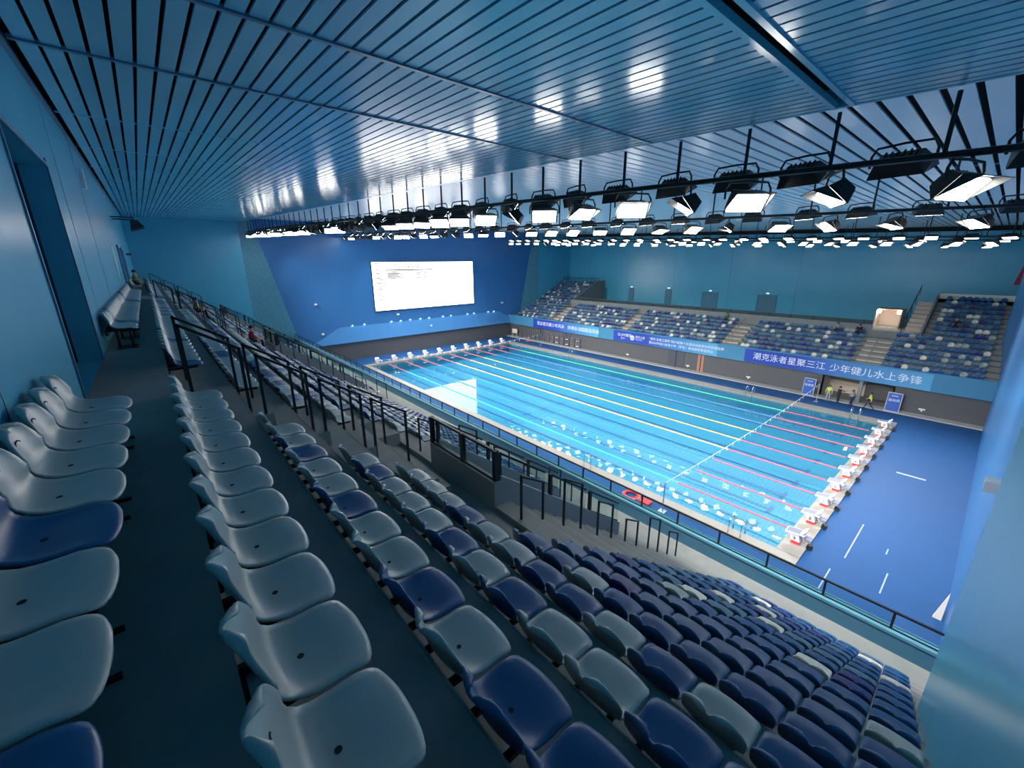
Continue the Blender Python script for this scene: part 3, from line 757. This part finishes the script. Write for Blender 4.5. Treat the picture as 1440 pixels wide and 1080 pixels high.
# ------------------------------------------------------------------ pool ladders, flag poles, deck things
def ladder(x, y, sgn, label):
    t = thing('pool_ladder', label, 'ladder', (x, y, .1))
    for dx in (-.3, .3):
        pts = [(dx, -sgn*.55, 0), (dx, -sgn*.55, .6)]+[(dx, -sgn*.55+sgn*.32*(1-math.cos(a)), .6+.28*math.sin(a)) for a in [math.pi*j/8 for j in range(1, 9)]]+[(dx, sgn*.09, -1.0)]
        MB().tube(pts, .028, 8).build('handrail', 'chrome', t, True)
    for j in range(3): MB().box(-.3, .3, sgn*.05, sgn*.13, -.45-.25*j, -.42-.25*j).build('tread', 'chrome', t)
for (x, y, sg, lb) in ((48.2, 25, -1, 'chrome pool ladder on the far edge by the wide deck end'), (39.3, 25, -1, 'chrome pool ladder on the far edge under the royal blue banner'), (14.2, 25, -1, 'chrome pool ladder on the far edge near the metal racks'),
                       (48.2, 0, 1, 'chrome pool ladder on the near edge by block nine'), (38.5, 0, 1, 'chrome pool ladder halfway along the near edge'), (8.5, 0, 1, 'chrome pool ladder on the near edge near the screen end')):
    ladder(x, y, sg, lb)
def flagline(x, label):
    t = thing('flag_line', label, 'flags', (x, 12.5, 0))
    MB().box(-.2, .2, -14.0, -13.6, .02, .08).sq((0, -13.8, .05), (0, -13.8, 1.9), .05).build('pole', 'steel', t)
    MB().box(-.2, .2, 15.1, 15.5, .02, .08).sq((0, 15.3, .05), (0, 15.3, 1.9), .05).build('pole', 'steel', t)
    pts = [(0, -13.8+29.1*i/30, 1.88-.35*(1-((i-15)/15)**2)) for i in range(31)]
    MB().tube(pts, .012, 4).build('rope', 'white', t)
    fm = MB().add([(0,-.10,0),(0,.10,0),(0,0,-.3),(.006,-.10,0),(.006,.10,0),(.006,0,-.3)], [(0,1,2),(5,4,3),(0,3,4,1),(1,4,5,2),(2,5,3,0)]).mesh('pennant', 'white')
    for i in range(28):
        f = (i+.5)/28*2-1; link('pennant', fm, t, (0, .75+f*14.2, 1.87-.35*(1-f*f)))
flagline(44.6, 'backstroke flag line with white pennants on steel poles across the block end of the pool')
flagline(5.0, 'backstroke flag line with white pennants on steel poles near the screen end')
rg = thing('life_ring', 'red ring buoy lying on the near deck beside the pool', 'life ring', (42.5, -1.25, .02))
ringp = [(.42*math.cos(a), .42*math.sin(a), .1) for a in [2*math.pi*i/20 for i in range(21)]]
MB().tube(ringp, .10, 8).build('ring', 'red', rg, True)
MB().tube([(.52*math.cos(a), .52*math.sin(a), .12) for a in [2*math.pi*i/20 for i in range(21)]], .015, 5).build('grab_rope', 'white', rg)
tag(MB().box(43.2, 43.8, -1.55, -1.15, .02, .2).box(43.15, 43.85, -1.6, -1.1, .2, .24).build('rescue_board', 'red'), 'flat red rescue case beside the ring buoy', 'case')
tag(MB().tube([(.35*math.cos(a)+1.2, 28.4+.35*math.sin(a), .1) for a in [2*math.pi*i/16 for i in range(17)]], .09, 8).build('life_ring', 'red', None, True), 'small red ring buoy on the far deck near the screen corner', 'life ring')
# signs
def sign(x, label, big_, small):
    t = thing('standing_sign', label, 'sign', (x, 29.35, .12), 0)
    MB().hexa([(-.52,-.03,0),(.52,-.03,0),(.52,.03,0),(-.52,.03,0)], [(-.52,.20,1.75),(.52,.20,1.75),(.52,.26,1.75),(-.52,.26,1.75)]).build('frame', 'steel', t)
    MB().hexa([(-.47,-.045,.06),(.47,-.045,.06),(.47,-.03,.06),(-.47,-.03,.06)], [(-.47,.173,1.7),(.47,.173,1.7),(.47,.19,1.7),(-.47,.19,1.7)]).build('board', 'signblue', t)
    text('lettering', big_, .27, t, (0, .08, 1.05), (math.radians(97.5-15), 0, 0))
    text('lettering', small, .12, t, (0, .135, 1.45), (math.radians(82.5), 0, 0))
sign(43.4, 'blue standing sign with white lettering before the recess, by the flag pole', '检录处', '游泳项目')
sign(50.1, 'blue standing sign with white lettering past the recess, towards the end wall', '运动员', '游泳项目')
# metal racks by the far wall
for i in range(13):
    x = -2.4+1.15*i
    t = thing('storage_rack', 'slim white metal rack, %s along the far deck wall from the screen' % nth(i+1), 'rack', (x, 29.75, .12), 0, 'racks by the far wall')
    h = 1.7 if i > 5 else 1.95
    for dx in (-.28, .28): MB().sq((dx, 0, 0), (dx, .1, h), .06).build('upright', 'steel', t)
    for j in range(4 if i > 6 else 2): MB().sq((-.28, .05, .3+.42*j), (.28, .05, .3+.42*j), .05).build('shelf_bar', 'steel', t)
    if i > 6: MB().box(-.26, .26, -.05, .2, .32, .42).box(-.26, .26, -.05, .2, 1.16, 1.24).build('board', 'rust' if i % 2 else 'white', t)
tag(MB().box(-4.6, -3.2, 29.6, 29.65, .8, 1.6).box(-4.5, -4.46, 29.6, 29.65, 0.1, .8).box(-3.3, -3.26, 29.6, 29.65, 0.1, .8).build('notice_board', 'cream'), 'cream notice board on posts at the far corner under the screen wall', 'board')
# floor markings on the deck
for i, (x0, y0, x1, y1) in enumerate(((52.5, 14.8, 53.9, 14.6), (52.35, 1.8, 52.4, 5.8), (52.1, -1.6, 52.15, .4), (53.9, .2, 53.95, 2.0), (53.6, 3.6, 53.65, 4.2), (52.1, -1.7, 53.4, -1.75))):
    struct(MB().box(min(x0,x1), max(x0,x1)+(0 if abs(x1-x0) < .1 else .03), min(y0,y1), max(y0,y1)+(.03 if abs(y1-y0) < .3 else 0), .02, .024).build('floor_marking', 'tape'))
# white wedge board and box by the end wall
tag(MB().prism_y([(55.55, .02), (55.8, .02), (55.8, 1.3)], .2, .35).build('folded_board', 'cream'), 'cream wedge-shaped board leaning against the end wall on the deck', 'board')
bx = thing('wall_camera', 'grey camera box on a bracket fixed to the end wall', 'camera', (XR-.02, -4.0, 7.6))
MB().box(-.42, -.06, -.22, .22, -.16, .16).build('housing', 'steel', bx); MB().box(-.1, .02, -.06, .06, -.06, .06).build('bracket', 'black', bx)
rb = tag(MB().hexa([(55.05,45.3,11.2),(55.75,45.3,11.2),(55.75,45.6,11.2),(55.05,45.6,11.2)], [(55.5,45.4,14.2),(55.65,45.4,14.2),(55.65,45.5,14.2),(55.5,45.5,14.2)]).build('hanging_flag', 'cl_red'), 'red cloth hanging folded at the corner of the far wall', 'cloth')

# ------------------------------------------------------------------ back wall fittings
tag(MB().box(37.7, 37.95, YB, YB+.09, 15.75, 16.25).build('wall_lamp', 'white'), 'small white lozenge lamp high on the blue back wall', 'lamp')
tag(MB().box(30.5, 31.1, YB, YB+.03, 13.2, 14.5).build('wall_notice', 'white'), 'narrow white notice panel on the blue back wall', 'sign')
wl = thing('wall_floodlight', 'black twin floodlight on a square wall bracket above the far doors', 'lamp', (22, YB, 15.9))
MB().sq((-.7,0,.3), (-.7,.9,.3), .06).sq((.9,0,.3), (.9,.9,.3), .06).sq((-.7,.9,.3), (.9,.9,.3), .06).build('bracket', 'black', wl)
for dx in (-.5, .6): MB().hexa([(dx-.3,.7,-.35),(dx+.3,.7,-.35),(dx+.3,1.3,-.15),(dx-.3,1.3,-.15)], [(dx-.2,.75,.15),(dx+.2,.75,.15),(dx+.2,1.05,.2),(dx-.2,1.05,.2)]).build('lamp_head', 'blackm', wl)
tag(MB().tube([(XLn, -16.8, 9.3), (XLn+.25, -16.8, 9.3)], .14, 8).build('dome_camera', 'black'), 'small dark dome camera on the teal end wall', 'camera')
tag(MB().box(10.2, 10.5, YB, YB+.3, 14.4, 14.55).build('wall_camera', 'black'), 'small dark camera on the back wall beyond the floodlight', 'camera')

# ------------------------------------------------------------------ people
def person(label, loc, rz, J, cols, seated=False):
    """J: joint dict -> local positions; body grown with Skin and kept as one mesh"""
    me = bpy.data.meshes.new('person_body'); bm = bmesh.new(); sk = bm.verts.layers.skin.verify()
    names = ['pelvis','chest','neck','head','headtop','lsh','lel','lwr','lha','rsh','rel','rwr','rha','lhip','lkn','lan','lto','rhip','rkn','ran','rto']
    rad = dict(pelvis=.145, chest=.15, neck=.055, head=.095, headtop=.075, lsh=.065, rsh=.065, lel=.048, rel=.048, lwr=.034, rwr=.034, lha=.035, rha=.035, lhip=.09, rhip=.09, lkn=.062, rkn=.062, lan=.042, ran=.042, lto=.038, rto=.038)
    V = {}
    for n in names:
        V[n] = bm.verts.new(J[n]); r = rad[n]; V[n][sk].radius = (r, r)
    for a, b in (('pelvis','chest'),('chest','neck'),('neck','head'),('head','headtop'),('chest','lsh'),('lsh','lel'),('lel','lwr'),('lwr','lha'),('chest','rsh'),('rsh','rel'),('rel','rwr'),('rwr','rha'),
                 ('pelvis','lhip'),('lhip','lkn'),('lkn','lan'),('lan','lto'),('pelvis','rhip'),('rhip','rkn'),('rkn','ran'),('ran','rto')): bm.edges.new((V[a], V[b]))
    V['pelvis'][sk].use_root = True
    bm.to_mesh(me); bm.free()
    tmp = bpy.data.objects.new('tmp', me); COL.objects.link(tmp)
    tmp.modifiers.new('s', 'SKIN'); sb = tmp.modifiers.new('d', 'SUBSURF'); sb.levels = 1; sb.render_levels = 1
    dg = bpy.context.evaluated_depsgraph_get(); dg.update()
    bd = bpy.data.meshes.new_from_object(tmp.evaluated_get(dg)); bpy.data.objects.remove(tmp); bpy.data.meshes.remove(me)
    bd.materials.clear()
    for c_ in cols: bd.materials.append(M[c_])      # 0 skin 1 top 2 trousers 3 shoes
    jj = {k: Vector(v) for k, v in J.items()}
    part = {'head':0,'headtop':0,'neck':0,'chest':1,'lsh':1,'rsh':1,'lel':1,'rel':1,'lwr':0,'rwr':0,'lha':0,'rha':0,'pelvis':2,'lhip':2,'rhip':2,'lkn':2,'rkn':2,'lan':2,'ran':2,'lto':3,'rto':3}
    for p in bd.polygons:
        k = min(jj, key=lambda q: (jj[q]-p.center).length); p.material_index = part[k]; p.use_smooth = True
    t = thing('person', label, 'person', loc, rz)
    link('body', bd, t)
    h = jj['head']; up = (jj['headtop']-h).normalized()
    hv = MB()
    for a in range(5):
        for b in range(10):
            th_ = a*math.pi/2/4*1.15; ph = b*.6283
            hv.v.append(tuple(h+Vector((0,-.015,.03))+Vector((.105*math.sin(th_)*math.cos(ph), .115*math.sin(th_)*math.sin(ph)-.01, .125*math.cos(th_)))))
    for a in range(4):
        for b in range(10): hv.f.append((a*10+b, a*10+(b+1)%10, a*10+10+(b+1)%10, a*10+10+b)); hv.m.append(0)
    hv.build('hair', cols[4], t, True)
    # face: nose and eyes
    MB().hexa([tuple(h+Vector(q)) for q in ((-.014,.09,-.03),(.014,.09,-.03),(.014,.12,-.03),(-.014,.12,-.03))], [tuple(h+Vector(q)) for q in ((-.008,.09,.02),(.008,.09,.02),(.006,.10,.02),(-.006,.10,.02))]).build('nose', 'skin', t)
    for e in (-.035, .035): MB().box(h.x+e-.012, h.x+e+.012, h.y+.085, h.y+.1, h.z+.015, h.z+.03).build('eye', 'hair', t)
    MB().box(h.x-.025, h.x+.025, h.y+.082, h.y+.1, h.z-.058, h.z-.05).build('mouth', 'cl_red', t)
    return t
STAND = dict(pelvis=(0,0,.96), chest=(0,.01,1.32), neck=(0,.01,1.49), head=(0,.03,1.60), headtop=(0,.02,1.70), lsh=(-.19,0,1.40), lel=(-.25,-.02,1.12), lwr=(-.25,.06,.88), lha=(-.25,.09,.78),
             rsh=(.19,0,1.40), rel=(.25,-.02,1.12), rwr=(.25,.06,.88), rha=(.25,.09,.78), lhip=(-.1,0,.90), lkn=(-.11,.02,.50), lan=(-.11,0,.09), lto=(-.12,.15,.04), rhip=(.1,0,.90), rkn=(.11,.02,.50), ran=(.11,0,.09), rto=(.12,.15,.04))
WALK = dict(STAND, lkn=(-.1,.22,.54), lan=(-.1,.34,.10), lto=(-.1,.48,.06), rkn=(.1,-.06,.50), ran=(.1,-.38,.16), rto=(.1,-.27,.05), lel=(-.25,-.14,1.14), lwr=(-.24,-.10,.90), lha=(-.24,-.08,.80), rel=(.25,.1,1.14), rwr=(.23,.28,1.0), rha=(.22,.36,.97))
POINT = dict(STAND, rel=(.34,.18,1.32), rwr=(.40,.42,1.38), rha=(.42,.52,1.40), lel=(-.28,.05,1.14), lwr=(-.14,.22,1.08), lha=(-.06,.26,1.08))
SIT = dict(pelvis=(0,-.05,.50), chest=(0,-.02,.86), neck=(0,.0,1.03), head=(0,.04,1.14), headtop=(0,.04,1.24), lsh=(-.19,0,.95), lel=(-.26,.06,.70), lwr=(-.18,.28,.62), lha=(-.14,.36,.62),
           rsh=(.19,0,.95), rel=(.26,.06,.70), rwr=(.18,.28,.62), rha=(.14,.36,.62), lhip=(-.1,.02,.50), lkn=(-.12,.40,.52), lan=(-.12,.42,.09), lto=(-.12,.56,.04), rhip=(.1,.02,.50), rkn=(.12,.40,.52), ran=(.12,.42,.09), rto=(.12,.56,.04))
PI = math.pi
person('person in a lime vest and grey trousers standing by the flag pole', (45.3, 28.7, .02), PI*1.1, STAND, ('skin','cl_hivis','cl_grey','cl_black','hair'))
person('person in black standing with folded arm among a pair on the far deck', (46.1, 28.9, .02), -.9, POINT, ('skin','cl_black','cl_black','cl_black','hair'))
person('person in grey top and navy trousers pointing, beside the one in black', (47.25, 28.35, .02), 1.2, POINT, ('skin','cl_grey','cl_navy','cl_black','hair'))
person('person in a lime vest and black trousers walking past the recess', (48.55, 28.6, .02), PI/2, WALK, ('skin','cl_hivis','cl_black','cl_black','hair'))
person('person in black with a green cap sitting among the raised end seats', (52.2, ftread(9)[0]+.5, ftread(9)[1]), PI, SIT, ('skin','cl_black','cl_black','cl_black','cl_green'))
person('person in black sitting in the top seat row beside the steep stair', (45.3, ftread(6)[0]+.5, ftread(6)[1]), PI, SIT, ('skin','cl_black','cl_black','cl_black','hair'))
person('person in pale grey sitting in the top seat row of the far stand', (43.4, ftread(6)[0]+.5, ftread(6)[1]), PI, SIT, ('skin','cl_grey','cl_black','cl_black','hair'))
person('person in dark green sitting in the top seat row before the blue doors', (31.5, ftread(6)[0]+.5, ftread(6)[1]), PI, SIT, ('skin','cl_green','cl_black','cl_black','hair'))
person('person in a yellow brown shirt sitting at the far end of the back row', (21.8, -21.66, AISLE), 0, SIT, ('skin','cl_khaki','cl_black','cl_black','hair'))
person('person in red sitting in the rows before the middle opening', (30.6, T0+.8*4+.28, tread(5)[2]), 0, SIT, ('skin','cl_red','cl_black','cl_black','hair'))
person('person in yellow brown and black sitting in the upper rows past the middle stair', (24.5, T0+.8*2+.28, tread(3)[2]), 0, SIT, ('skin','cl_khaki','cl_black','cl_black','hair'))

# ------------------------------------------------------------------ lighting trusses and floodlights
def lamp_meshes(sz):
    a = sz
    hous = MB().hexa([(-.46*a,-.26*a,-.02*a),(.46*a,-.26*a,-.02*a),(.46*a,.26*a,-.02*a),(-.46*a,.26*a,-.02*a)], [(-.34*a,-.16*a,.26*a),(.34*a,-.16*a,.26*a),(.34*a,.16*a,.26*a),(-.34*a,.16*a,.26*a)])
    for i in range(6):
        x = (-.25+.1*i)*a; hous.box(x-.012*a, x+.012*a, -.15*a, .15*a, .26*a, .31*a)
    lens = MB().box(-.41*a, .41*a, -.215*a, .215*a, -.045*a, -.022*a)
    vis_ = MB().hexa([(-.47*a,.26*a,-.02*a),(.47*a,.26*a,-.02*a),(.47*a,.28*a,-.02*a),(-.47*a,.28*a,-.02*a)], [(-.43*a,.40*a,-.26*a),(.43*a,.40*a,-.26*a),(.43*a,.42*a,-.26*a),(-.43*a,.42*a,-.26*a)])
    for s_ in (-1, 1): vis_.add([(s_*.47*a,-.2*a,-.03*a),(s_*.47*a,.28*a,-.03*a),(s_*.44*a,.42*a,-.26*a),(s_*.45*a,-.2*a,-.03*a),(s_*.45*a,.28*a,-.03*a),(s_*.42*a,.42*a,-.26*a)], [(0,1,2),(5,4,3),(0,3,4,1),(1,4,5,2),(2,5,3,0)])
    yoke = MB().tube([(-.52*a,0,.08*a),(-.52*a,0,.30*a),(-.44*a,0,.44*a),(0,0,.46*a),(.44*a,0,.44*a),(.52*a,0,.30*a),(.52*a,0,.08*a)], .025*a, 6)
    return hous.mesh('housing', 'blackm'), lens.mesh('lens', 'lampglass'), vis_.mesh('visor', 'blackm'), yoke.mesh('yoke', 'black')
LM = lamp_meshes(.88)
LENS_FAR = LM[1].copy(); LENS_FAR.materials[0] = M['lampglass_far']
lr = random.Random(21)
beam = bpy.data.lights.new('beam', 'AREA'); beam.shape = 'RECTANGLE'; beam.size = .8; beam.size_y = .42; beam.energy = BEAM; beam.color = (1, .97, .91); beam.spread = math.radians(85)
def floodlight(label, loc, tilt, yaw, group, lit, far=False):
    t = thing('floodlight', label, 'floodlight', loc, yaw, group)
    e = link('housing', LM[0], t, (0,0,-.42), (tilt, 0, 0)); link('lens', LENS_FAR if far else LM[1], e); link('visor', LM[2], e)
    link('yoke', LM[3], t, (0, 0, -.42))
    if lit: link('beam', beam, e, (0, 0, -.05))
def truss(Y, zoff, x0, x1, step, rod_step, name, ztop, near, beams=True):
    z = lambda x: 15.33+(54.4-x)*.0335+zoff
    t = thing('lighting_truss', 'black lighting rail hung on rods '+name, 'truss', (0, Y, 0))
    MB().tube([(x0, 0, z(x0)), (x1, 0, z(x1))], .055, 8).build('rail', 'black', t)
    x = x1-.5
    while x > x0:
        MB().tube([(x, 0, z(x)), (x, 0, ztop(x))], .035, 6).build('rod', 'black', t); x -= rod_step
    n = 0; x = x1-1.7
    while x > x0+.5:
        n += 1
        # lower lamp is turned along the rail, upper lamp is aimed over the pool
        ofs = .5 if near else .7
        yw = (-PI/2-ofs if lr.random() < .68 else PI/2+ofs)+lr.uniform(-.3, .3); ti = lr.uniform(.55, .95)
        floodlight('lower floodlight of the %s pair from the end wall, rail %s' % (nth(n), name), (x, Y, z(x)-.08), ti, yw, 'floodlights '+name, False, not near)
        yw2 = (0 if near else PI)+lr.uniform(-.35, .35)
        floodlight('upper floodlight of the %s pair from the end wall, rail %s' % (nth(n), name), (x+.8, Y+(.55 if near else -.55), z(x)+.34), (.82 if Y < -5 else .58)+lr.uniform(-.15, .15), yw2, 'floodlights '+name, beams, not near)
        x -= step*lr.uniform(.85, 1.15)
truss(-11.2, 0, -4.5, 55.6, 1.55, 1.5, 'under the soffit edge', lambda x: soff(x), True)
truss(0.0, 0.05, -4.5, 55.3, 1.9, 2.0, 'over the near pool edge', lambda x: roof(x), True)
truss(27.0, -.05, -3.0, 55.0, 2.0, 1.6, 'over the far pool edge', lambda x: roof(x), False)
truss(34.0, -.1, -3.0, 54.6, 2.7, 2.7, 'over the far stand', lambda x: roof(x), False, False)
cb = thing('catwalk_cable', 'thin dark cable line strung under the pale ceiling before the far wall', 'cable', (0, 38, 0))
MB().tube([(XL, 0, roof(XL)-1.2), (XR, 0, roof(XR)-1.2)], .03, 5).build('cable', 'black', cb)
for i in range(20): MB().tube([(i*3-3, 0, roof(i*3-3)), (i*3-3, 0, roof(i*3-3)-1.2)], .02, 4).build('hanger', 'black', cb)
